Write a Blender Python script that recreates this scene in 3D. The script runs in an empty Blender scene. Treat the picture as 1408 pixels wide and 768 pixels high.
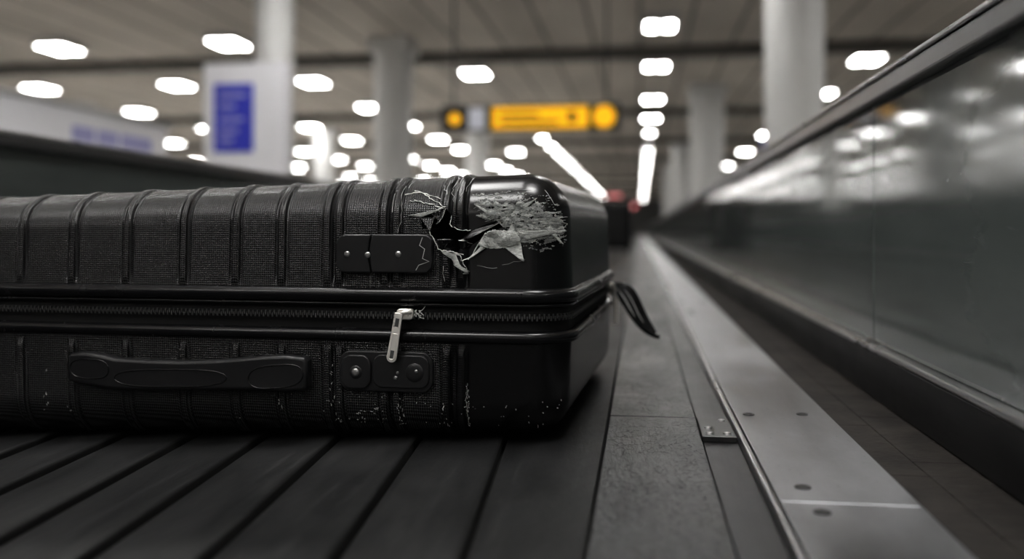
import bpy, bmesh, math, random
from mathutils import Vector, Matrix
from mathutils import noise as mn
from mathutils.bvhtree import BVHTree
random.seed(7)
C = bpy.context.scene.collection
BZ = 0.45            # belt level above hall floor
CZ = BZ + 0.24       # camera height
SLOPE=.034           # belt falls gently towards the left

# ------------------------------------------------------------------ helpers
def mesh_obj(name, verts, faces, mat=None, parent=None, smooth=False):
    me = bpy.data.meshes.new(name)
    me.from_pydata([tuple(v) for v in verts], [], faces)
    me.update()
    ob = bpy.data.objects.new(name, me)
    C.objects.link(ob)
    if mat: me.materials.append(mat)
    if smooth:
        me.polygons.foreach_set('use_smooth', [True]*len(me.polygons))
    if parent: ob.parent = parent
    return ob

def empty(name, loc=(0,0,0), rotz=0, parent=None):
    e = bpy.data.objects.new(name, None)
    e.empty_display_size = 0.1
    C.objects.link(e); e.location = loc; e.rotation_euler = (0,0,rotz)
    if parent: e.parent = parent
    return e

def box_data(x0,x1,y0,y1,z0,z1):
    v=[(x0,y0,z0),(x1,y0,z0),(x1,y1,z0),(x0,y1,z0),(x0,y0,z1),(x1,y0,z1),(x1,y1,z1),(x0,y1,z1)]
    f=[(0,3,2,1),(4,5,6,7),(0,1,5,4),(1,2,6,5),(2,3,7,6),(3,0,4,7)]
    return v,f

def boxes(name, lst, mat, parent=None, bevel=0):
    V=[];F=[]
    for b in lst:
        v,f=box_data(*b); o=len(V); V+=v; F+=[tuple(i+o for i in q) for q in f]
    ob=mesh_obj(name,V,F,mat,parent)
    if bevel:
        m=ob.modifiers.new('bev','BEVEL'); m.width=bevel; m.segments=3; m.limit_method='ANGLE'
    return ob

def cyl(name, c, r, z0, z1, mat, parent=None, n=40, axis='Z'):
    V=[];F=[]
    for i in range(n):
        a=2*math.pi*i/n
        for t in (z0,z1):
            if axis=='Z': V.append((c[0]+r*math.cos(a),c[1]+r*math.sin(a),t))
            elif axis=='Y': V.append((c[0]+r*math.cos(a),t,c[1]+r*math.sin(a)))
    for i in range(n):
        j=(i+1)%n
        F.append((2*i,2*j,2*j+1,2*i+1))
    F.append(tuple(2*i for i in range(n))[::-1]); F.append(tuple(2*i+1 for i in range(n)))
    ob=mesh_obj(name,V,F,mat,parent,smooth=True)
    ob.data.set_sharp_from_angle(angle=math.radians(40))
    return ob

def curve(name, pts, r, mat, parent=None, cyclic=False, radii=None, smoothc=False, res=2):
    cu=bpy.data.curves.new(name,'CURVE'); cu.dimensions='3D'; cu.bevel_depth=r; cu.bevel_resolution=res
    lists = pts if isinstance(pts[0][0],(tuple,list,Vector)) else [pts]
    for k,pl in enumerate(lists):
        if smoothc:
            sp=cu.splines.new('NURBS'); sp.points.add(len(pl)-1); sp.order_u=4; sp.use_endpoint_u=not cyclic; sp.resolution_u=8
        else:
            sp=cu.splines.new('POLY'); sp.points.add(len(pl)-1)
        for i,p in enumerate(pl):
            sp.points[i].co=(p[0],p[1],p[2],1)
            if radii: sp.points[i].radius = radii[k][i] if isinstance(radii[0],(list,tuple)) else radii[i]
        sp.use_cyclic_u=cyclic
    cu.use_fill_caps=True
    ob=bpy.data.objects.new(name,cu); C.objects.link(ob)
    cu.materials.append(mat)
    if parent: ob.parent=parent
    return ob

# ------------------------------------------------------------------ materials
class NT:
    def __init__(s,name):
        s.m=bpy.data.materials.new(name); s.m.use_nodes=True
        s.t=s.m.node_tree; s.b=s.t.nodes['Principled BSDF']
    def n(s,typ,**kw):
        nd=s.t.nodes.new(typ)
        for k,v in kw.items(): setattr(nd,k,v)
        return nd
    def l(s,a,b): s.t.links.new(a,b)
    def coord(s,scale=(1,1,1)):
        tc=s.n('ShaderNodeTexCoord'); mp=s.n('ShaderNodeMapping'); mp.inputs['Scale'].default_value=scale
        s.l(tc.outputs['Object'],mp.inputs['Vector']); return mp.outputs['Vector']
    def noise(s,scale,detail=4,sc=(1,1,1),rough=.6,dist=0):
        nz=s.n('ShaderNodeTexNoise'); nz.inputs['Scale'].default_value=scale; nz.inputs['Detail'].default_value=detail
        nz.inputs['Roughness'].default_value=rough; nz.inputs['Distortion'].default_value=dist
        s.l(s.coord(sc),nz.inputs['Vector']); return nz.outputs['Fac']
    def ramp(s,fac,stops):
        r=s.n('ShaderNodeValToRGB'); s.l(fac,r.inputs['Fac'])
        el=r.color_ramp.elements
        while len(el)<len(stops): el.new(.5)
        for e,(p,c) in zip(el,stops):
            e.position=p; e.color=(c,c,c,1) if not isinstance(c,(tuple,list)) else (*c,1)
        return r.outputs['Color']
    def math(s,op,a,b=None,clamp=False):
        m=s.n('ShaderNodeMath',operation=op); m.use_clamp=clamp
        for i,x in enumerate((a,b)):
            if x is None: continue
            if isinstance(x,(int,float)): m.inputs[i].default_value=x
            else: s.l(x,m.inputs[i])
        return m.outputs[0]
    def mix(s,fac,a,b):
        m=s.n('ShaderNodeMix',data_type='RGBA')
        if isinstance(fac,(int,float)): m.inputs[0].default_value=fac
        else: s.l(fac,m.inputs[0])
        for idx,x in ((6,a),(7,b)):
            if isinstance(x,(tuple,list)): m.inputs[idx].default_value=(*x,1)
            else: s.l(x,m.inputs[idx])
        return m.outputs[2]
    def bump(s,h,strength=.3,dist=.001,prev=None):
        b=s.n('ShaderNodeBump'); b.inputs['Strength'].default_value=strength; b.inputs['Distance'].default_value=dist
        s.l(h,b.inputs['Height'])
        if prev is not None: s.l(prev,b.inputs['Normal'])
        return b.outputs['Normal']
    def set(s,**kw):
        for k,v in kw.items():
            k=k.replace('_',' ')
            if isinstance(v,(int,float)): s.b.inputs[k].default_value=v
            elif isinstance(v,(tuple,list)): s.b.inputs[k].default_value=(*v,1)
            else: s.l(v,s.b.inputs[k])
        return s.m

def basic(name,col,rough=.5,metal=0,bump=None,var=.15,nscale=20):
    t=NT(name)
    f=t.noise(nscale,5)
    c=t.mix(f,tuple(x*(1-var) for x in col),tuple(x*(1+var) for x in col))
    r=t.math('ADD',t.math('MULTIPLY',f,.2),rough-.1)
    kw=dict(Base_Color=c,Roughness=r,Metallic=metal)
    if bump: kw['Normal']=t.bump(t.noise(bump[0],4),bump[1],bump[2])
    return t.set(**kw)

def shell_mat(weave=True,name='suitcase_shell_plastic'):
    t=NT(name)
    tc=t.n('ShaderNodeTexCoord'); sp=t.n('ShaderNodeSeparateXYZ'); t.l(tc.outputs['Object'],sp.inputs[0])
    x,y,z=sp.outputs
    q=t.math('ADD',y,z)
    a=t.math('SINE',t.math('MULTIPLY',t.math('ADD',x,q),1150))
    b=t.math('SINE',t.math('MULTIPLY',t.math('SUBTRACT',x,q),1150))
    w=t.math('MULTIPLY',a,b)
    mask=t.math('MULTIPLY',t.math('SUBTRACT',-0.12,x),30,clamp=True)
    w=t.math('MULTIPLY',w,mask)
    n1=t.bump(w,.7,.0006)
    fine=t.ramp(t.noise(190,4,(1,1,.5),.7),[(.68,0),(.75,1)])
    area=t.ramp(t.noise(7,3),[(.50,0),(.62,1)])
    m=t.math('MULTIPLY',area,fine)
    hs=t.ramp(t.noise(150,3,(1,1,.05),.6),[(.68,0),(.73,1)])
    ha=t.ramp(t.noise(11,4,(1,1,.6)),[(.54,0),(.62,1)])
    m=t.math('MAXIMUM',m,t.math('MULTIPLY',t.math('MULTIPLY',hs,ha),.9))
    wf=t.math('MULTIPLY',t.math('ADD',t.math('MULTIPLY',w,.5),.5),mask,clamp=True)
    base=t.mix(t.ramp(wf,[(.35,0),(.75,1)]),(.0050,.0050,.0055),(.040,.040,.041))
    col=t.mix(t.math('MULTIPLY',m,.45),base,(.22,.22,.21))
    return t.set(Base_Color=col,Roughness=.24,Normal=n1,Specular_IOR_Level=.55)
M_shell=shell_mat()
M_in=basic('torn_lining_black',(.003,.003,.003),.9)
M_rub=basic('black_rubber',(.008,.008,.009),.25,0,(120,.06,.001))
M_tape=basic('zipper_tape_fabric',(.006,.006,.006),.85,0,(900,.5,.0006))
M_teeth=basic('zipper_teeth_dark',(.11,.11,.11),.32,.4)
M_latch=basic('latch_black_plastic',(.016,.016,.017),.36,0,(300,.2,.0005))
M_silver=basic('zinc_silver',(.94,.91,.86),.30,.6,None,.05,80)
M_rivet=basic('rivet_steel_dark',(.42,.42,.42),.3,.9)
def fibre_mat(name,c0,c1,c2):
    t=NT(name)
    f=t.noise(230,8,(.6,1,2.6),.8,1.0)
    c=t.ramp(f,[(.36,c0),(.50,c1),(.66,c2)])
    return t.set(Base_Color=c,Roughness=.8,Normal=t.bump(f,1,.0025))
M_fib=fibre_mat('frayed_fibreglass',(.05,.052,.05),(.34,.35,.34),(.74,.75,.72))
M_flap=fibre_mat('torn_shell_underside',(.24,.245,.24),(.54,.55,.53),(.84,.85,.82))
M_white=basic('exposed_white_plastic',(.78,.78,.75),.6)
M_hair=basic('glass_fibre_strand',(.54,.55,.53),.6)
M_scuff=basic('scuff_grey',(.50,.50,.49),.7)

def rubber_belt():
    t=NT('belt_rubber_worn')
    big=t.noise(5,8,(1,.35,1),.7,.3)
    fine=t.noise(90,6,(1,.25,1),.7)
    sp=t.ramp(t.noise(220,3,(1,.6,1)),[(.68,0),(.76,1)])
    st=t.ramp(t.noise(60,8,(1,.05,1),.8,.4),[(.54,0),(.68,1)])
    c=t.ramp(big,[(.3,(.005,.0052,.0056)),(.7,(.018,.018,.0185))])
    c=t.mix(t.math('MULTIPLY',sp,.5),c,(.10,.10,.10))
    c=t.mix(t.math('MULTIPLY',st,.4),c,(.06,.06,.06))
    r=t.ramp(big,[(.3,.38),(.75,.70)])
    return t.set(Base_Color=c,Roughness=r,Specular_IOR_Level=.33,Normal=t.bump(fine,.5,.0016))
M_belt=rubber_belt()
def panel_mat():
    t=NT('worn_slide_plate')
    big=t.noise(7,8,(1,.3,1),.75,.4)
    s1=t.ramp(t.noise(40,9,(1,.06,1),.8,.8),[(.58,0),(.64,1)])
    nz=t.n('ShaderNodeTexNoise'); nz.inputs['Scale'].default_value=9; nz.inputs['Detail'].default_value=6
    t.l(t.coord((1,.4,1)),nz.inputs['Vector'])
    v=t.n('ShaderNodeTexVoronoi',feature='DISTANCE_TO_EDGE'); v.inputs['Scale'].default_value=22
    t.l(nz.outputs['Color'],v.inputs['Vector'])
    crack=t.ramp(v.outputs['Distance'],[(.0,1),(.016,0)])
    cm=t.math('MULTIPLY',crack,t.ramp(t.noise(4,2),[(.40,0),(.48,1)]))
    c=t.ramp(big,[(.3,(.016,.017,.018)),(.7,(.048,.049,.050))])
    c=t.mix(t.math('MULTIPLY',s1,.6),c,(.008,.008,.008))
    c=t.mix(t.math('MULTIPLY',cm,.9),c,(.002,.002,.002))
    r=t.ramp(big,[(.3,.28),(.75,.60)])
    h=t.math('SUBTRACT',big,t.math('MULTIPLY',cm,.6))
    return t.set(Base_Color=c,Roughness=r,Metallic=.2,Normal=t.bump(h,.9,.006))
M_panel=panel_mat()
def steel(name,col,r0,r1,sc=(1,.04,1),ns=120,metal=1.0,var=.65,spk=.5):
    t=NT(name)
    br=t.noise(ns,6,sc,.7)
    bl=t.noise(6,6,(1,.4,1),.7)
    sp=t.ramp(t.noise(150,4,(1,.5,1),.6),[(.66,0),(.74,1)])
    c=t.mix(t.ramp(bl,[(.35,0),(.7,1)]),tuple(x*var for x in col),col)
    c=t.mix(t.math('MULTIPLY',sp,spk),c,tuple(x*.3 for x in col))
    r=t.math('ADD',t.ramp(bl,[(.3,r0),(.75,r1)]),t.math('MULTIPLY',br,.08))
    return t.set(Base_Color=c,Roughness=r,Metallic=metal,Normal=t.bump(br,.12,.0006))
M_steel=steel('brushed_steel_strip',(.42,.425,.44),.26,.46,var=.55)
M_rail=steel('steel_rail',(.22,.22,.225),.30,.34,var=.9,spk=.1)
M_trim=steel('steel_bright_trim',(.60,.60,.61),.22,.28,var=.9,spk=.1)
M_base=steel('steel_skirting_dark',(.085,.085,.088),.3,.5)
M_bracket=steel('steel_bracket',(.12,.12,.12),.35,.5)
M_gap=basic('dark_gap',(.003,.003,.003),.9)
def walk_mat():
    t=NT('dark_deck_floor')
    big=t.noise(12,8,(1,1,1),.7)
    c=t.ramp(big,[(.3,(.008,.007,.0065)),(.75,(.038,.033,.029))])
    return t.set(Base_Color=c,Roughness=.8,Specular_IOR_Level=.25,Normal=t.bump(big,.8,.006))
M_deck=walk_mat()
def glass_mat():
    t=NT('balustrade_glass')
    b=t.noise(3,6,(1,.5,2),.6)
    s=t.ramp(t.noise(30,8,(1,.3,1.2),.8,1.5),[(.62,0),(.68,1)])
    c=t.ramp(b,[(.3,(.080,.092,.089)),(.7,(.118,.133,.129))])
    c=t.mix(t.math('MULTIPLY',s,.12),c,(.3,.31,.3))
    r=t.math('ADD',t.ramp(b,[(.3,.05),(.7,.11)]),t.math('MULTIPLY',s,.15))
    return t.set(Base_Color=c,Roughness=r,Normal=t.bump(t.noise(5,2,(1,1,.6)),.04,.01),IOR=1.5,Specular_IOR_Level=.8,
                 Transmission_Weight=.10)
M_glass=glass_mat()
def ceil_mat():
    t=NT('ceiling_planks')
    tc=t.n('ShaderNodeTexCoord'); sp=t.n('ShaderNodeSeparateXYZ'); t.l(tc.outputs['Object'],sp.inputs[0])
    f=t.math('FRACT',t.math('MULTIPLY',sp.outputs[0],1.0))
    g=t.ramp(f,[(.0,0),(.06,1),(.94,1),(1,0)])
    n=t.noise(.6,6,(1,.3,1),.6)
    c=t.ramp(n,[(.3,(.42,.39,.345)),(.7,(.66,.61,.545))])
    c=t.mix(g,(.09,.08,.07),c)
    return t.set(Base_Color=c,Roughness=.8)
M_ceil=ceil_mat()
M_beam=basic('ceiling_beam_grey',(.13,.125,.115),.7,0,None,.15,1)
M_conc=basic('painted_column',(.72,.72,.71),.6,0,None,.12,1.2)
M_wall=basic('hall_wall_paint',(.22,.22,.22),.7,0,None,.2,.4)
M_wallb=basic('hall_wall_paint_light',(.60,.60,.60),.7,0,None,.1,.4)
M_whitep=basic('white_partition',(.90,.90,.94),.5,0,None,.03,1)
M_blue=basic('sign_blue',(.045,.06,.56),.5,0,None,.05,4)
M_pale=basic('sign_pale_blue',(.42,.42,.70),.5,0,None,.05,4)
M_text=basic('sign_white_print',(.75,.77,.85),.5,0,None,.02,4)
M_black=basic('sign_black',(.012,.012,.012),.5)
def floor_mat():
    t=NT('hall_terrazzo')
    c=t.ramp(t.noise(30,6),[(.3,(.52,.51,.495)),(.7,(.64,.63,.62))])
    return t.set(Base_Color=c,Roughness=.3)
M_floor=floor_mat()
def emis(name,col,st,base=(.8,.8,.8)):
    t=NT(name)
    return t.set(Base_Color=base,Emission_Color=col,Emission_Strength=st,Roughness=.5)
M_lamp=emis('lamp_diffuser',(1,.99,.97),52)
M_keyL=emis('added_key_emitter',(1,.99,.97),26)  # emitter for the added key panels overhead
M_yel=emis('sign_yellow_backlit',(1,.50,.005),.8,(.85,.46,.005))
M_red=emis('sign_red_backlit',(1,.33,.33),1.0,(.6,.2,.2))
M_house=basic('lamp_housing',(.5,.5,.5),.5)

# ------------------------------------------------------------------ hall shell
ZC=CZ+4.15
Y0,Y1,XL,XR=-12,125,-32,12
boxes('floor',[(XL,XR,Y0,Y1,-.1,0)],M_floor)
boxes('ceiling',[(XL,XR,Y0,Y1,ZC,ZC+.2)],M_ceil)
boxes('wall_left',[(XL-.2,XL,Y0,Y1,0,ZC)],M_wall)
boxes('wall_right',[(XR,XR+.2,Y0,Y1,0,ZC)],M_wall)
boxes('wall_far',[(XL,XR,Y1,Y1+.2,0,ZC)],M_wall)
boxes('wall_back',[(XL,XR,Y0-.2,Y0,0,ZC)],M_wallb)
boxes('ceiling_beams',[(XL,XR,y,y+.45,ZC-.22,ZC) for y in (4,12.5,20.6,31,41,51,61,71,81,91,101)],M_beam)

lamps=[]
def lamp(x,y): lamps.append((x,y))
near=[-9,-4,6.5,11.5]
for X in (-8.7,-12.6,-16.7,-21,-25.2):
    for y in [-4,6.5]+[18.4+5.1*i for i in range(0,19)]: lamp(X,y)
for y in near+[22.2,27.5,39,47,57,69,81]: lamp(5.25,y)
for y in near+[18,22.4,28,32.7]+[37.5+4.4*i for i in range(19)]: lamp(.39,y)
for y in near+[22.8,29.8]+[35.1+3.9*i for i in range(19)]: lamp(-4.15,y)
for y in [30,45.5]: lamp(-6.2,y)
zl=CZ+4.0
panels=[];houses=[]
for (x,y) in lamps:
    narrow = x in (.39,-4.15) and y>35
    if narrow:
        panels.append((x-.16,x+.16,y-.22,y+.22,zl-.012,zl)); houses.append((x-.2,x+.2,y-.26,y+.26,zl+.001,ZC-.001)); continue
    hw=.10 if x==.39 else .12
    hl_=.34 if x==.39 else .40
    for dx in (-.165,.165):
        panels.append((x+dx-hw,x+dx+hw,y-hl_,y+hl_,zl-.012,zl))
    houses.append((x-.34,x+.34,y-.46,y+.46,zl+.001,ZC-.001))
lf=empty('ceiling_light_grid')
boxes('lamp_diffusers',panels,M_lamp,lf)
boxes('lamp_housings',houses,M_house,lf)
big=[(-1.6,-1.4),(-1.6,1.6),(.4,.6)]  # unseen key panels, added overhead for highlights on ribs and top edge
boxes('added_key_panels',[(x-.6,x+.6,y-.6,y+.6,zl-.012,zl) for x,y in big],M_keyL,lf)
boxes('added_key_housings',[(x-.66,x+.66,y-.66,y+.66,zl+.001,ZC-.001) for x,y in big],M_house,lf)

def column(x,y,r):
    e=empty('concrete_column',(x,y,0))
    cyl('shaft',(0,0),r,0,ZC-.22,M_conc,e)
    cyl('collar',(0,0),r*1.12,0,.25,M_conc,e)
    boxes('capital',[(-r*1.1,r*1.1,-r*1.1,r*1.1,ZC-.3,ZC-.001)],M_conc,e,.01)
column(1.9,11.7,.36)
column(1.9,26.5,.48)
column(1.9,42,.48); column(1.9,58,.48)
column(-5.50,13.2,.29)
column(-5.30,19.2,.42)
column(-6.2,34.5,.45)
column(-12.5,35,.45)
column(-18,27,.45)

k=empty('advert_pillar_sign',(-5.53,12.3,0))
boxes('board',[(-.60,.60,-.12,.12,0,CZ+2.38)],M_whitep,k,.01)
boxes('poster',[(-.44,.14,-.135,-.12,CZ+1.12,CZ+2.08)],M_blue,k)
tx=[(-.36,.04,1.92),(-.36,-.12,1.76),(-.36,.0,1.58),(-.36,-.08,1.42),(-.36,-.15,1.28)]
boxes('poster_print',[(a,b,-.14,-.135,CZ+c-.026,CZ+c+.026) for a,b,c in tx],M_pale,k)

p=empty('service_counter_partition',(0,0,0))
boxes('panel',[(-4.75,-4.55,2.0,8.3,0,CZ+1.0)],M_whitep,p,.01)
boxes('capping',[(-4.79,-4.51,1.95,8.35,CZ+1.0,CZ+1.03)],M_house,p,.004)
boxes('panel_print',[(-4.55,-4.545,6.8,7.1,CZ+.74,CZ+.86),(-4.55,-4.545,7.15,7.45,CZ+.74,CZ+.86),(-4.55,-4.545,7.5,8.0,CZ+.74,CZ+.86)],M_pale,p)

s=empty('hanging_direction_sign',(-1.68,13.9,0))
zs=CZ+1.74
boxes('case',[(-1.38,1.38,-.06,.06,zs-.20,zs+.20)],M_black,s,.008)
boxes('yellow_panel',[(-.57,.90,-.072,-.06,zs-.165,zs+.165)],M_yel,s)
cyl('yellow_disc',(1.14,zs),.17,-.075,-.06,M_yel,s,axis='Y')
cyl('yellow_disc_small',(-1.16,zs),.09,-.075,-.06,M_yel,s,axis='Y')
boxes('white_pictogram_panel',[(-.94,-.68,-.075,-.06,zs-.17,zs+.17)],M_text,s)
boxes('print',[(-.45,.15,-.078,-.072,zs+.02,zs+.07),(-.45,.45,-.078,-.072,zs-.10,zs-.05),(.6,.72,-.078,-.072,zs-.08,zs+.08)],M_black,s)
boxes('hangers',[(-1.2,-1.17,-.015,.015,zs+.2,ZC),(1.17,1.2,-.015,.015,zs+.2,ZC)],M_black,s)
s2=empty('wayfinding_sign',(2.55,17.3,0))
boxes('board',[(-.32,.32,-.04,.04,CZ+1.32,CZ+1.72)],M_blue,s2,.005)
boxes('post',[(-.03,.03,.05,.11,0,CZ+1.7)],M_black,s2)
s3=empty('exit_sign',(-1.35,48,0))
boxes('case',[(-.42,.42,-.05,.05,CZ+1.70,CZ+2.0)],M_black,s3,.01)
boxes('face',[(-.36,.36,-.06,-.05,CZ+1.75,CZ+1.95)],M_red,s3)
boxes('hanger',[(-.02,.02,-.02,.02,CZ+2.0,ZC)],M_black,s3)
s4=empty('exit_sign',(-.9,70,0))
boxes('case',[(-.7,.7,-.05,.05,CZ+1.7,CZ+2.2)],M_black,s4,.01)
boxes('face',[(-.62,.62,-.06,-.05,CZ+1.76,CZ+2.14)],M_red,s4)
boxes('hanger',[(-.02,.02,-.02,.02,CZ+2.2,ZC)],M_black,s4)

# ------------------------------------------------------------------ conveyor
cv=empty('baggage_conveyor',(0,0,0))
YA,YB=-1.5,70
boxes('plinth',[(-.06,.60,YA,YB,.0,BZ-.03),(-1.52,-.0602,YA,YB,.0,BZ-.085)],M_gap,cv)
boxes('edge_gap_bed',[(-.0385,.13,YA,YB,BZ-.03,BZ-.008)],M_gap,cv)
def seam_x(X0,ang,Y):
    t=math.tan(math.radians(ang))
    return X0-t*(min(Y,2.2)-.66)
def belt_z(X): return BZ+SLOPE*min(0,X+.0385)
seams=[(-.0400,0),(-.129,3.9),(-.2285,4.8)]+[(-.331-.098*i,5.0) for i in range(12)]
ysl=[YA+.1*i for i in range(int((3-YA)/.1)+1)]+[4,8,16,32,YB]
V=[];F=[];MI=[]
for a in range(len(seams)-1):
    right,left=seams[a],seams[a+1]
    base=len(V)
    for Y in ysl:
        xr=seam_x(*right,Y); xl=max(seam_x(*left,Y),-1.3985); xr=max(xr,-1.3975)
        w=xr-xl; g=min(.0042 if a else .0008,w*.3)
        prof=[(xl+.0004,-.022),(xl+.0004,-.0070),(xl+.002,-.0060),(xl+w*.3,-.0042),(xl+w*.75,-.0012),(xr-g-.005,0.),(xr-g-.0015,-.0004),(xr-g-.0003,-.002),(xr-g,-.004),(xr-g,-.022)]
        if a==0: prof[5]=(xr-g-.005,-.0005)
        for (x,z) in prof: V.append((x,Y,belt_z(x)+z))
    n=10
    for i in range(len(ysl)-1):
        for j in range(n):
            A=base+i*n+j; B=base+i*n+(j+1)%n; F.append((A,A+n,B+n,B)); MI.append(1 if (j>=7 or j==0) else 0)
    F.append(tuple(base+j for j in range(n))); MI.append(0)
    F.append(tuple(base+(len(ysl)-1)*n+j for j in range(n))[::-1]); MI.append(0)
b=mesh_obj('rubber_slats',V,F,M_belt,cv,smooth=True)
b.data.materials.append(M_gap)  # slat risers coloured near-black: seam shadow painted in, same rubber as the tops
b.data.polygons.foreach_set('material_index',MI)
bm=bmesh.new(); bm.from_mesh(b.data); bmesh.ops.recalc_face_normals(bm,faces=bm.faces); bm.to_mesh(b.data); bm.free()
b.data.set_sharp_from_angle(angle=math.radians(50))
V=[(-.0385,YA,BZ-.014),(-1.399,YA,belt_z(-1.399)-.014),(-1.399,YB,belt_z(-1.399)-.014),(-.0385,YB,BZ-.014),
   (-.0385,YA,BZ-.03),(-1.399,YA,belt_z(-1.399)-.03),(-1.399,YB,belt_z(-1.399)-.03),(-.0385,YB,BZ-.03)]
mesh_obj('carrier_deck',V,[(0,3,2,1),(4,5,6,7),(0,1,5,4),(1,2,6,5),(2,3,7,6),(3,0,4,7)],M_gap,cv)
js=[YA,-.1,1.195]+[1.195+1.3*i for i in range(1,50)]
boxes('slide_plates',[(-.0390,.071,js[i]+.0015,js[i+1]-.0015,BZ-.02,BZ) for i in range(len(js)-1)],M_panel,cv,.0015)
boxes('recessed_strip',[(.073,.113,js[i]+.001,js[i+1]-.001,BZ-.02,BZ-.006) for i in range(len(js)-1)],M_base,cv,.001)
boxes('edge_lip',[(.1145,.1205,YA,YB,BZ-.02,BZ+.003)],M_trim,cv,.0015)
sj=[YA,.83]+[.83+1.9*i for i in range(1,37)]
boxes('steel_edge_strip',[(.1225,.243,sj[i]+.0007,sj[i+1]-.0007,BZ-.03,BZ+.002) for i in range(len(sj)-1)],M_steel,cv,.0015)
def studs(name,pts,prof,mat,z0):
    V=[];F=[]
    for (x,y) in pts:
        o=len(V); n=20
        for r,z in prof:
            for i in range(n):
                a=2*math.pi*i/n; V.append((x+r*math.cos(a),y+r*math.sin(a),z0+z))
        for q in range(len(prof)-1):
            for i in range(n):
                j=(i+1)%n; F.append((o+q*n+i,o+q*n+j,o+(q+1)*n+j,o+(q+1)*n+i))
        F.append(tuple(o+(len(prof)-1)*n+i for i in range(n)))
        F.append(tuple(o+i for i in range(n))[::-1])
    mesh_obj(name,V,F,mat,cv)
scr=[(.150,.876),(.153,.80),(.209,1.225),(.140,1.215)]
for i in range(1,30): scr+=[(.15,.83+1.9*i-.05),(.15,.83+1.9*i+.05),(.209,1.22+1.9*i),(.14,1.22+1.9*i)]
studs('strip_screws',scr,((.0075,.002),(.0072,.0032),(.0045,.0032),(.0040,.0022)),M_bracket,BZ)
boxes('joint_bracket',[(.072,.112,1.085,1.19,BZ-.006,BZ+.001)],M_bracket,cv,.001)
studs('bracket_rivets',((.082,1.10),(.102,1.10),(.082,1.13),(.102,1.175)),((.005,.001),(.0042,.0026),(.002,.0032)),M_rivet,BZ)
DZ=BZ-.015
dk=[(.244,.2985,YA+.25*i+.0006,YA+.25*(i+1)-.0006,DZ-.012,DZ) for i in range(140)]+[(.2995,.420,YA+.06+.25*i+.0006,YA+.06+.25*(i+1)-.0006,DZ-.012,DZ) for i in range(140)]
boxes('side_deck_tiles',dk,M_deck,cv,.0008)
boxes('side_deck_bed',[(.235,.425,YA,YB,BZ-.03,DZ-.006)],M_gap,cv)
boxes('left_edge',[(-1.45,-1.4,YA,YB,BZ-.085,BZ-.040)],M_steel,cv,.001)

def balustrade(xf,sgn):
    e=empty('glass_balustrade',(0,0,0))
    def bx(a,b,*r): 
        x0,x1=xf+sgn*a,xf+sgn*b
        return (min(x0,x1),max(x0,x1),*r)
    zt=CZ-.184
    boxes('skirting',[bx(0,.065,YA,YB,DZ+.0005 if sgn>0 else BZ-.0845,zt)],M_base,e,.003)
    boxes('sill_trim',[bx(-.004,.03,YA,YB,zt+.0005,zt+.010)],M_trim,e,.003)
    gl=[]; y=YA
    while y<YB-1: gl.append(bx(.012,.024,y+.002,y+1.498,zt+.0105,CZ+.200)); y+=1.5
    boxes('glass_panels',gl,M_glass,e,.0015)
    boxes('top_rail',[bx(-.004,.045,YA,YB,CZ+.197,CZ+.226)],M_rail,e,.005)
    boxes('rail_capping',[bx(-.007,.048,YA,YB,CZ+.2265,CZ+.234)],M_trim,e,.003)
    return e
balustrade(.353,1)
balustrade(-1.455,-1)

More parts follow.
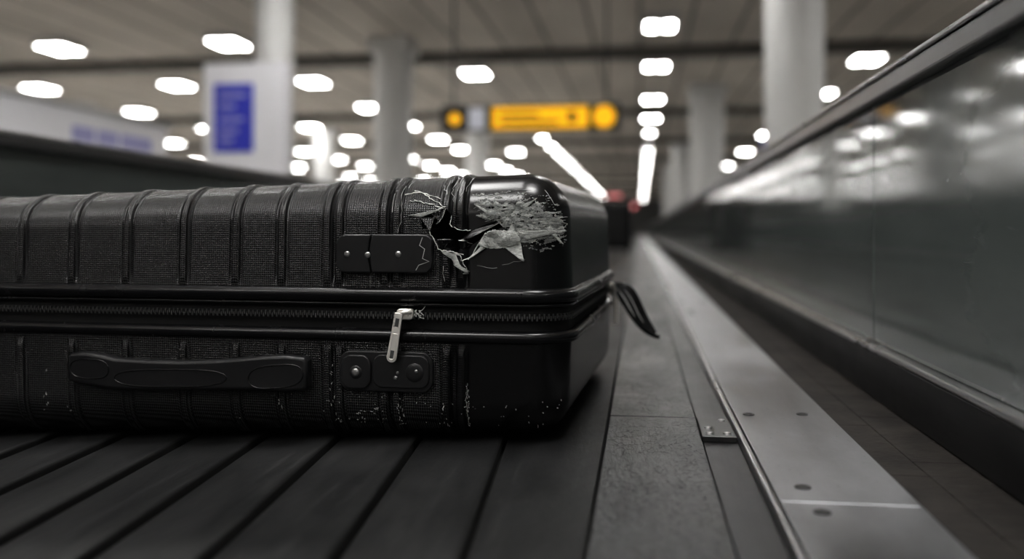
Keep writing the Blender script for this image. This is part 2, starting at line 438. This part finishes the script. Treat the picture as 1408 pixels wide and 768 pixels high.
# ------------------------------------------------------------------ suitcase
SL,SW,ST,R=.83,.59,.310,.052
ribs=[.711,.636,.559,.480,.410,.349,.290,.275,.218,.203,.142,.124,.786]
YAW=-3.2
def lin(a,b,n): return [a+(b-a)*i/(n-1) for i in range(n)]
def shell_mesh(H,r,L=SL,W=SW,ribs=ribs,nx=640,draft=.035,ribh=.0030,slope=0.):
    xs=lin(-L,0,nx)
    ys=lin(0,r,12)[:-1]+lin(r,W-r,36)+lin(W-r,W,12)[1:]
    zs=lin(0,H-r,22)+lin(H-r,H,16)[1:]
    nx,ny,nz=len(xs),len(ys),len(zs)
    idx={};V=[]
    lo=(-L+r,r,-9);hi=(-r,W-r,H-r)
    def rib(x):
        h=0
        for c in ribs:
            d=abs(-x-c)
            if d<.018:
                h+=ribh*max(0,1-(d/.0050)**4)**.5 if d<.0050 else 0
                h-=.0022*math.exp(-((d-.0068)/.0018)**2)
        return h
    rc=[rib(x) for x in xs]
    def vid(i,j,k):
        key=(i,j,k)
        if key in idx: return idx[key]
        p=Vector((xs[i],ys[j],zs[k]))
        q=Vector([min(max(p[a],lo[a]),hi[a]) for a in range(3)])
        d=p-q
        onside = (i in(0,nx-1) or j in (0,ny-1) or k==nz-1)
        if d.length>1e-7 and onside:
            nn=d.normalized()
            p=q+nn*r
            m=(1-abs(nn.x))*min(1,max(0,(zs[k]-.006)/.010))
            p=p+nn*rc[i]*m
        p.z*=1+slope*(-p.x/L)
        p.x+= (-L/2-p.x)/ (L/2)*draft*zs[k]
        p.y+= (W/2-p.y)/(W/2)*draft*zs[k]
        idx[key]=len(V);V.append(p);return idx[key]
    F=[]
    for i in range(nx-1):
        for k in range(nz-1):
            F.append((vid(i,0,k),vid(i+1,0,k),vid(i+1,0,k+1),vid(i,0,k+1)))
            F.append((vid(i,ny-1,k),vid(i,ny-1,k+1),vid(i+1,ny-1,k+1),vid(i+1,ny-1,k)))
        for j in range(ny-1):
            F.append((vid(i,j,nz-1),vid(i+1,j,nz-1),vid(i+1,j+1,nz-1),vid(i,j+1,nz-1)))
    for j in range(ny-1):
        for k in range(nz-1):
            F.append((vid(0,j,k),vid(0,j,k+1),vid(0,j+1,k+1),vid(0,j+1,k)))
            F.append((vid(nx-1,j,k),vid(nx-1,j+1,k),vid(nx-1,j+1,k+1),vid(nx-1,j,k+1)))
    loop=[vid(i,0,0) for i in range(nx)]+[vid(nx-1,j,0) for j in range(1,ny)]+[vid(i,ny-1,0) for i in range(nx-2,-1,-1)]+[vid(0,j,0) for j in range(ny-2,0,-1)]
    F.append(tuple(loop[::-1]))
    return V,F

AN=math.radians(8-YAW)
def P(u,v):   # drawing units on the front face -> metres (x along face, z up)
    t=(u-704)/1252.
    s_=(.0628-1.035*t)/(math.cos(AN)+math.sin(AN)*t)
    return (-s_, .24-(v-318)*(1.035+math.sin(AN)*s_)/1252.)

def build_suitcase():
    e=empty('hardshell_suitcase',(-.0818,1.0337,BZ+.0008),math.radians(YAW))
    zu,zlw=.168,.112
    V,F=shell_mesh(ST-zu,R,slope=-.19)
    up=mesh_obj('upper_shell',[(v.x,v.y,v.z+zu) for v in V],F,M_shell,None,True)
    up.data.materials.append(M_in)
    V,F=shell_mesh(zlw,R*.85,slope=.25)
    low=mesh_obj('lower_shell',[(v.x,v.y,zlw-v.z) for v in V],[f[::-1] for f in F],M_shell,e,True)
    low.data.set_sharp_from_angle(angle=math.radians(60))
    bvh=BVHTree.FromPolygons([v.co.copy() for v in up.data.vertices],[tuple(p.vertices) for p in up.data.polygons])
    bvl=BVHTree.FromPolygons([v.co.copy() for v in low.data.vertices],[tuple(p.vertices) for p in low.data.polygons])
    def surf(x,z,off=0):
        if z<.14: z=max(z,.010)
        b=bvh if z>.14 else bvl
        h=b.ray_cast(Vector((x,-.5,z)),Vector((0,1,0)))
        if h[0] is None: return Vector((x,0.01,z))
        return h[0]+h[1]*off if h[1].y<0 else h[0]-h[1]*off
    hole=[(577,301),(590,294),(598,301),(606,291),(613,287),(619,297),(617,311),(632,317),(645,318),(668,309),(684,304),(694,311),(672,321),(660,330),(648,338),(641,349),(633,343),(626,351),(612,341),(606,345),(599,331),(590,322),(593,314),(580,315)]
    pts=[P(*h) for h in hole]
    n=len(pts)
    VV=[(x,-.02,z) for x,z in pts]+[(x,.045,z) for x,z in pts]
    FF=[tuple(range(n)),tuple(range(2*n-1,n-1,-1))]+[(i,i+n,(i+1)%n+n,(i+1)%n) for i in range(n)]
    ct=mesh_obj('hole_cutter',VV,FF,M_shell); ct.data.materials.append(M_in)
    bm=bmesh.new(); bm.from_mesh(ct.data); bmesh.ops.recalc_face_normals(bm,faces=bm.faces)
    for f in bm.faces: f.material_index=1
    bm.to_mesh(ct.data); bm.free()
    md=up.modifiers.new('hole','BOOLEAN'); md.operation='DIFFERENCE'; md.solver='EXACT'; md.object=ct
    dg=bpy.context.evaluated_depsgraph_get()
    me=bpy.data.meshes.new_from_object(up.evaluated_get(dg))
    up.modifiers.clear(); up.data=me
    bpy.data.objects.remove(ct)
    me.set_sharp_from_angle(angle=math.radians(60))
    up.parent=e
    def per(z,off,nc=14):
        r=R; L=SL;W=SW; out=[]
        cs=[(-r,r,-90),(-r,W-r,0),(-L+r,W-r,90),(-L+r,r,180)]
        for cx,cy,a0 in cs:
            for i in range(nc+1):
                a=math.radians(a0+90*i/nc); out.append((cx+(r+off)*math.cos(a),cy+(r+off)*math.sin(a),z))
        return out
    def band(name,prof,mat):
        rings=[per(z,o) for (z,o) in prof]; m=len(rings[0]); V=[p for r_ in rings for p in r_]; F=[]
        for a in range(len(prof)-1):
            for i in range(m):
                j=(i+1)%m; F.append((a*m+i,a*m+j,(a+1)*m+j,(a+1)*m+i))
        return mesh_obj(name,V,F,mat,e,True)
    band('zipper_tape',[(.108,-.004),(.120,-.003),(.134,-.0045),(.1365,-.003),(.1435,-.003),(.146,-.0045),(.160,-.003),(.172,-.004)],M_tape)
    def flange(name,zc,h,out):
        pr=[]
        for i in range(13):
            a=math.radians(-90+180*i/12); pr.append((zc+h*math.sin(a),-.003+(out+.003)*math.cos(a)**.7 if math.cos(a)>1e-6 else -.003))
        band(name,pr,M_rub)
    flange('upper_piping',.1645,.0085,.0075)
    flange('lower_piping',.1165,.0075,.0070)
    flange('upper_piping_welt',.1535,.0028,.0020)
    base=per(.140,-.001,40)
    V=[];F=[];acc=0;m=len(base);kk=0;pitch=.0028;nxt=0
    for i in range(m):
        a=Vector(base[i]);b_=Vector(base[(i+1)%m]);d=b_-a;ln=d.length
        if ln<1e-6: continue
        d.normalize(); nrm=Vector((d.y,-d.x,0))
        while nxt<acc+ln:
            c=a+d*(nxt-acc)+nrm*.0006; dz=.0013 if kk%2 else -.0013
            o=len(V)
            for sx in(-1,1):
                for sy in(-1,1):
                    for sz in(-1,1):
                        V.append(c+d*sx*.0008+nrm*sy*.0014+Vector((0,0,dz+sz*.0026)))
            F+=[tuple(o+q for q in f) for f in ((0,1,3,2),(4,6,7,5),(0,4,5,1),(2,3,7,6),(0,2,6,4),(1,5,7,3))]
            nxt+=pitch;kk+=1
        acc+=ln
    mesh_obj('zipper_teeth',V,F,M_teeth,e)

    def rr(x0,x1,z0,z1,r,n=8):
        out=[]
        for cx,cz,a0 in((x1-r,z0+r,-90),(x1-r,z1-r,0),(x0+r,z1-r,90),(x0+r,z0+r,180)):
            for i in range(n+1):
                a=math.radians(a0+90*i/n); out.append((cx+r*math.cos(a),cz+r*math.sin(a)))
        return out
    def plate(name,poly,yb,yf,mat,bev=.0015,seg=3):
        n=len(poly)
        V=[(x,yb,z) for x,z in poly]+[(x,yf,z) for x,z in poly]
        F=[tuple(range(n))[::-1],tuple(range(n,2*n))]+[(i,(i+1)%n,(i+1)%n+n,i+n) for i in range(n)]
        ob=mesh_obj(name,V,F,mat,e,True)
        bm=bmesh.new(); bm.from_mesh(ob.data); bmesh.ops.recalc_face_normals(bm,faces=bm.faces); bm.to_mesh(ob.data); bm.free()
        ob.data.set_sharp_from_angle(angle=math.radians(35))
        md=ob.modifiers.new('b','BEVEL'); md.width=bev; md.segments=seg; md.limit_method='ANGLE'; md.angle_limit=math.radians(50)
        return ob
    def rivet(name,u,v,r,y,mat=M_rivet,dome=.0016):
        x,z=P(u,v); V=[];F=[];n=20
        prof=[(r,0),(r*.92,-dome*.6),(r*.6,-dome),(r*.25,-dome*1.05)]
        for rad,dy in prof:
            for i in range(n):
                a=2*math.pi*i/n; V.append((x+rad*math.cos(a),y+dy,z+rad*math.sin(a)))
        for q in range(3):
            for i in range(n):
                j=(i+1)%n; F.append((q*n+i,q*n+j,(q+1)*n+j,(q+1)*n+i))
        F.append(tuple(3*n+i for i in range(n)))
        return mesh_obj(name,V,F,mat,e,True)
    def rpx(u0,u1,v0,v1,r): 
        x0,z0=P(u0,v1); x1,z1=P(u1,v0); return rr(x0,x1,z0,z1,r)
    x0,z1=P(465,323); xm,_=P(512,323); xe,z0=P(596,376); xt,_=P(578,376)
    arc=[(xm-.003*math.sin(math.pi*i/8), z0+(z1-z0)*i/8) for i in range(9)]
    lp=arc+[p for p in rr(x0,xm+.05,z0,z1,.011) if p[0]<xm-.004]
    plate('upper_latch_body',lp,.004,-.0065,M_latch)
    jag=[(xt+.002,z1),(xe-.006,z1-.001),(xe,z1-.006),(xe-.001,z1-.016),(xe+.001,z1-.030),(xe-.001,z0+.006),(xe-.006,z0)]
    rp=[(xm+.0012-.003*math.sin(math.pi*i/8), z0+(z1-z0)*i/8) for i in range(9)]
    plate('upper_latch_tab',rp+jag,.004,-.0065,M_latch)
    jg=[P(583,327),P(579,338),P(586,343),P(583,356),P(592,360),P(578,365),P(574,372)]
    curve('upper_latch_crack',[(x,-.0067,z) for x,z in jg],.0005,M_scuff,e)
    for u,v in((480,350),(508,351),(550,350)): rivet('upper_latch_rivet',u,v,.0038,-.0066)
    plate('lower_latch_body',rpx(468,596,485,536,.014),.012,-.004,M_latch)
    x0,z0=P(472,533);x1,z1=P(512,488)
    plate('lower_latch_button',rr(x0,x1,z0,z1,.012),.0,-.0075,M_latch)
    x0,z0=P(514,532);x1,z1=P(592,489)
    plate('lower_latch_tab',rr(x0,x1,z0,z1,.012),.0,-.0062,M_latch)
    rivet('lower_latch_keyhole_ring',492,511,.0080,-.0076,M_latch,.001)
    rivet('lower_latch_keyhole',492,511,.0048,-.0086)
    rivet('lower_latch_rivet',546,519,.0026,-.0063); rivet('lower_latch_rivet',549,512,.0018,-.0063)
    rivet('lower_latch_rivet',572,512,.0110,-.0063,M_latch,.0014); rivet('lower_latch_rivet_core',575,510,.0022,-.0079)
    hp=[(104,488),(108,484),(130,483),(150,487),(166,491),(210,494),(255,495),(300,494),(340,491),(375,488),(400,487),(424,490),(428,495),(429,530),(424,535),(395,536),(350,534),(300,534),(250,534),(200,534),(165,533),(140,529),(108,523),(104,519)]
    plate('handle_grip',[P(*q) for q in hp][::-1],.004,-.016,M_latch,.004,4)
    def oval(u0,u1,v0,v1,y,nm,ang=0):
        uc,vc=(u0+u1)/2,(v0+v1)/2; pts=[]
        for i in range(40):
            a=2*math.pi*i/40; ca,sa=math.cos(a),math.sin(a)
            du=(u1-u0)/2*math.copysign(abs(ca)**.6,ca); dv=(v1-v0)/2*math.copysign(abs(sa)**.9,sa)
            x,z=P(uc+du,vc+dv+ang*du); pts.append((x,y,z))
        curve(nm,pts,.0008,M_rub,e,True)
    oval(168,320,506,529,-.0160,'handle_grip_emboss')
    oval(350,424,500,531,-.0160,'handle_end_emboss',-.08)
    oval(108,160,492,518,-.0160,'handle_end_emboss',.05)

    xs_,zs_=P(560,432)
    plate('zip_slider',rr(xs_-.011,xs_+.009,zs_-.0065,zs_+.0065,.0045),.001,-.0085,M_silver,.0015)
    curve('zip_slider_bridge',[(xs_+.007,-.008,zs_+.003),(xs_+.004,-.0135,zs_+.004),(xs_-.004,-.0145,zs_+.002),(xs_-.009,-.009,zs_-.001)],.0026,M_silver,e,smoothc=True)
    a1=P(553,432);a2=P(543,494)
    ax=Vector((a2[0]-a1[0],a2[1]-a1[1])); Lp=ax.length; ax.normalize(); pxv=Vector((-ax.y,ax.x))
    def pp(t,w): q=Vector(a1)+ax*t+pxv*w; return (q.x,q.y)
    out=[pp(-.002,-.0048)]+[pp(Lp*.35,-.0052),pp(Lp*.93,-.0062)]+[pp(Lp*.93+.0062*math.sin(math.pi*i/8),-.0062*math.cos(math.pi*i/8)) for i in range(1,8)]+[pp(Lp*.93,.0062),pp(Lp*.35,.0052),pp(-.002,.0048)]
    plate('zip_pull_tab',out,-.0125,-.0150,M_silver,.0007)
    inn=[pp(Lp*.42,-.0028),pp(Lp*.92,-.0036)]+[pp(Lp*.92+.0036*math.sin(math.pi*i/6),-.0036*math.cos(math.pi*i/6)) for i in range(1,6)]+[pp(Lp*.92,.0036),pp(Lp*.42,.0028)]
    curve('zip_pull_rim',[(x,-.0152,z) for x,z in inn],.0006,M_silver,e,True)
    hl=[pp(Lp*.08,-.0022),pp(Lp*.08,.0022),pp(Lp*.26,.0024),pp(Lp*.26,-.0024)]
    plate('zip_pull_window',hl,-.0149,-.0153,M_teeth,.0001,1)
    sl=[pp(Lp*.78,-.0022),pp(Lp*.78,.0022),pp(Lp*.95,.0022),pp(Lp*.95,-.0022)]
    plate('zip_pull_hole',sl,-.0149,-.0153,M_teeth,.0001,1)
    curve('side_zip_slider',[(.001,.49,.150),(.012,.50,.152),(.013,.51,.142),(.004,.515,.134)],.0045,M_silver,e,smoothc=True)
    curve('side_zip_pull',[(.012,.505,.146),(.014,.507,.12),(.013,.508,.085)],.0042,M_silver,e,smoothc=True)
    for k_,dx,dz in((0,0,0),(1,-.006,-.006),(2,.004,.005)):
        curve('pull_cord',[(.012,.505,.150),(.030+dx,.50,.150+dz),(.048+dx,.495,.125+dz),(.058+dx,.49,.095+dz),(.078+dx*.5,.485,.072)],.0032,M_rub,e,smoothc=True)
    curve('pull_cord_loop',[(.014,.505,.140),(.035,.50,.105),(.055,.495,.078),(.074,.49,.068),(.086,.485,.066)],.0036,M_rub,e,smoothc=True)

    def inside(u,v,poly):
        c=False;n=len(poly);j=n-1
        for i in range(n):
            xi,yi=poly[i];xj,yj=poly[j]
            if ((yi>v)!=(yj>v)) and u<(xj-xi)*(v-yi)/(yj-yi)+xi: c=not c
            j=i
        return c
    def rim(ob,th,mat):
        ob.data.materials.append(mat)
        m=ob.modifiers.new('thick','SOLIDIFY'); m.thickness=th; m.offset=0; m.material_offset_rim=1
    def patch(name,poly,mat,base,amp,step=1.0,thr=None,freq=.08,lift=None,thick=None):
        us=[p[0] for p in poly];vs=[p[1] for p in poly]
        u0,v0=min(us),min(vs);nu=int((max(us)-u0)/step)+2;nv=int((max(vs)-v0)/step)+2
        idx={};V=[];F=[]
        def g(i,j):
            if (i,j) in idx:return idx[(i,j)]
            u=u0+i*step;v=v0+j*step
            ju=u+mn.noise(Vector((u*.5,v*.5,3)))*1.2;jv=v+mn.noise(Vector((u*.5,v*.5,9)))*1.2
            x,z=P(ju,jv)
            off=base+amp*abs(mn.noise(Vector((u*freq,v*freq,1.7))))*1.6+amp*.4*abs(mn.noise(Vector((u*.5,v*.5,5))))
            if lift: off+=lift(u,v)
            q=surf(x,z,off)
            idx[(i,j)]=len(V);V.append(q);return idx[(i,j)]
        for i in range(nu):
            for j in range(nv):
                u=u0+(i+.5)*step;v=v0+(j+.5)*step
                if not inside(u,v,poly):continue
                if thr is not None and mn.noise(Vector((u*.12+v*.05,v*.34,2)))+.45*mn.noise(Vector((u*.45,v*.8,8)))<thr: continue
                F.append((g(i,j),g(i+1,j),g(i+1,j+1),g(i,j+1)))
        ob=mesh_obj(name,V,F,mat,e,True)
        if thick: rim(ob,thick,M_white)
        return ob
    def shard(name,b0,b1,tip,lift,mat,curl=1.6,th=.0011,n=8):
        V=[];F=[]
        for i in range(n+1):
            t=i/n
            for j in range(n+1):
                s_=j/n
                bu=b0[0]+(b1[0]-b0[0])*s_; bv=b0[1]+(b1[1]-b0[1])*s_
                w_=t*.97
                u=bu+(tip[0]-bu)*w_; v=bv+(tip[1]-bv)*w_
                u+=mn.noise(Vector((u*.3,v*.3,t*3)))*1.0
                x,z=P(u,v)
                V.append(surf(x,z,.0006+lift*t**curl))
        for i in range(n):
            for j in range(n):
                a=i*(n+1)+j; F.append((a,a+1,a+n+2,a+n+1))
        ob=mesh_obj(name,V,F,mat,e,True); rim(ob,th,M_white); return ob
    shard('torn_flap',(664,336),(700,318),(643,360),.010,M_flap)
    shard('torn_flap',(672,326),(712,320),(722,361),.011,M_flap)
    shard('torn_flap',(676,318),(700,338),(770,318),.006,M_flap)
    patch('torn_flap_root',[(658,338),(667,322),(680,317),(706,319),(722,322),(712,336),(694,342),(676,343)],M_flap,.0012,.004,.8,None,.06,lambda u,v:.003,.0009)
    cloud=[(650,281),(660,285),(672,291),(654,297),(668,303),(682,303),(690,312),(706,320),(725,325),(745,324),(769,320),(768,303),(758,293),(744,291),(737,278),(726,286),(714,275),(708,284),(694,276),(690,283),(676,273),(678,282),(664,276)]
    patch('frayed_fibre_layer',cloud,M_fib,.0008,.003,.8,-.42)
    patch('frayed_fibre_tail',[(700,318),(730,316),(770,316),(769,327),(758,333),(745,337),(748,329),(728,335),(712,333)],M_fib,.0008,.003,.8,-.3)
    # scraped grey halo with streaky islands beyond the torn area
    patch('scraped_surface',[(640,268),(690,262),(748,266),(772,290),(773,338),(740,348),(716,338),(760,318),(740,280),(690,272),(655,280)],M_fib,.0003,.0006,.8,.30)
    shard('shell_shard',(577,301),(596,300),(592,318),.007,M_shell)
    shard('shell_shard',(598,300),(612,288),(607,309),.006,M_shell)
    shard('shell_shard',(646,318),(690,305),(640,332),.009,M_shell)
    shard('shell_shard',(612,341),(600,330),(619,330),.006,M_shell)
    shard('shell_shard',(634,344),(650,336),(632,331),.005,M_shell)
    shard('shell_shard',(606,345),(626,350),(642,378),.006,M_flap)
    shard('shell_shard',(560,297),(577,300),(612,287),.003,M_flap)
    shard('shell_shard',(735,300),(752,306),(766,338),.005,M_flap)
    shard('shell_shard',(706,288),(716,292),(736,275),.005,M_flap)
    shard('shell_shard',(672,291),(676,299),(651,283),.005,M_flap)
    fib=[];rad=[]
    for _ in range(110):
        while True:
            u=random.uniform(648,770);v=random.uniform(274,340)
            if inside(u,v,cloud): break
        a=random.gauss(math.radians(-14),.28); 
        if random.random()<.12:a+=random.uniform(-1.2,1.2)
        Ln=random.uniform(6,24); n=5; pl=[];rr_=[]
        bend=random.gauss(0,.3)
        for i in range(n):
            f=i/(n-1)-.5
            uu=u+math.cos(a+bend*f)*Ln*f;vv=v+math.sin(a+bend*f)*Ln*f
            x,z=P(min(uu,772),vv)
            pl.append(surf(x,z,.0012+random.uniform(0,.0018))); rr_.append(.4+.6*(1-abs(2*f)))
        fib.append(pl);rad.append(rr_)
    curve('loose_fibres',fib,.00028,M_hair,e,radii=rad,res=1)
    def crack(name,lines,r,mat,jit=1.2,sub=5):
        L_=[];Rr=[]
        for ln in lines:
            pl=[];ra=[]
            for (a,b_) in zip(ln[:-1],ln[1:]):
                for i in range(sub):
                    f=i/sub;u=a[0]+(b_[0]-a[0])*f+random.gauss(0,jit);v=a[1]+(b_[1]-a[1])*f+random.gauss(0,jit)
                    x,z=P(u,v); pl.append(surf(x,z,.0003)); ra.append(random.uniform(.35,1.3))
            L_.append(pl);Rr.append(ra)
        curve(name,L_,r,mat,e,radii=Rr,res=1)
    crack('crack_edges',[
        [(552,268),(572,264),(588,272),(604,282),(614,288)],
        [(560,276),(580,279),(598,284),(612,287)],
        [(565,262),(585,268),(606,276)],
        [(590,320),(597,332),(604,345),(618,346),(632,352),(638,364),(642,376)],
        [(612,345),(628,348),(640,352)],
        [(645,357),(655,340),(668,322)],
        [(619,297),(617,310),(632,317),(648,318)],
        [(735,280),(732,292),(742,300)],[(752,304),(768,318),(764,330)]],.0006,M_white,.8)
    crack('fine_scratches',[
        [(548,255),(549,290),(546,330)],[(620,243),(616,262),(622,282)],[(640,240),(636,262),(630,280)],
        [(606,254),(612,270)],[(655,366),(690,372)],[(700,285),(735,270)],[(668,272),(700,262),(735,262)],
        [(560,243),(552,262)],[(610,366),(612,392)],[(745,262),(760,285)],[(690,366),(730,356)],
        [(612,248),(609,272)],[(626,246),(628,268)],[(634,250),(631,276)],[(540,262),(539,300)]],.00032,M_scuff,.8)
    sc=[]
    def stroke(u,v0,v1,den,spread):
        v=v0
        while v<v1:
            l=random.uniform(1.5,6)
            if random.random()<den:
                uu=u+random.gauss(0,spread); sc.append([(uu,v),(uu+random.gauss(0,.6),v+l)])
            v+=l*.8
    stroke(640,528,594,.95,.8);stroke(642,535,592,.8,1.5);stroke(547,556,592,.7,1.0);stroke(549,560,590,.5,1.5)
    stroke(464,566,590,.5,2);stroke(497,575,590,.35,3);stroke(612,555,590,.35,3);stroke(728,560,590,.2,8);stroke(328,575,590,.3,3);stroke(60,500,580,.2,3)
    stroke(455,500,590,.3,1.5);stroke(385,545,588,.25,2);stroke(90,540,580,.25,2)
    for _ in range(50):
        u=random.uniform(440,770);v=random.uniform(545,590); a=random.uniform(0,3); sc.append([(u,v),(u+math.cos(a)*1.8,v+math.sin(a)*1.8)])
    for _ in range(10):
        u=random.uniform(480,520);v=random.uniform(560,572); sc.append([(u,v),(u+4,v+1)])
    crack('lower_scuffs',sc,.00046,M_scuff,.3,3)
    th=[]
    for _ in range(9):
        x,z=P(574+random.uniform(-4,6),432+random.uniform(-6,4))
        th.append([(x,-.003,z),(x+random.uniform(-.003,.008),-.008,z+random.uniform(-.004,.006)),(x+random.uniform(0,.012),-.009,z+random.uniform(-.006,.008))])
    curve('zipper_frayed_threads',th,.0004,M_scuff,e,smoothc=True,res=1)
build_suitcase()

d=empty('hardshell_suitcase.001',(-.30,10.6,BZ-.0055))
V,F=shell_mesh(.20,.045,L=.42,W=.55,ribs=[.08,.16,.24,.32],nx=120)
mesh_obj('shell_front',[(v.x+.21,-v.z,v.y+.04) for v in V],F,M_shell,d,True)
mesh_obj('shell_back',[(v.x+.21,v.z+.01,v.y+.04) for v in V],[f[::-1] for f in F],M_shell,d,True)
boxes('wheels',[(-.17,-.13,-.1,-.06,0,.05),(.13,.17,-.1,-.06,0,.05),(-.17,-.13,.08,.12,0,.05),(.13,.17,.08,.12,0,.05)],M_rub,d,.01)
boxes('top_handle',[(-.07,-.05,-.02,.03,.58,.62),(.05,.07,-.02,.03,.58,.62),(-.07,.07,-.02,.03,.62,.64)],M_rub,d,.006)

# ------------------------------------------------------------------ world, camera
w=bpy.data.worlds.new('world'); bpy.context.scene.world=w; w.use_nodes=True
w.node_tree.nodes['Background'].inputs[0].default_value=(.7,.75,.8,1); w.node_tree.nodes['Background'].inputs[1].default_value=.2
vs=bpy.context.scene.view_settings
vs.view_transform='Standard'
try: vs.look='Medium High Contrast'
except Exception as ex: print('look',ex)
vs.exposure=-.42

cam=bpy.data.cameras.new('camera'); co=bpy.data.objects.new('camera',cam); C.objects.link(co)
co.location=(0,0,CZ); co.rotation_euler=(math.radians(90),0,math.radians(8))
cam.sensor_width=36; cam.lens=32.0; cam.shift_y=-66/1408
cam.clip_start=.05; cam.clip_end=400
cam.dof.use_dof=True; cam.dof.focus_distance=1.06; cam.dof.aperture_fstop=2.0
bpy.context.scene.camera=co
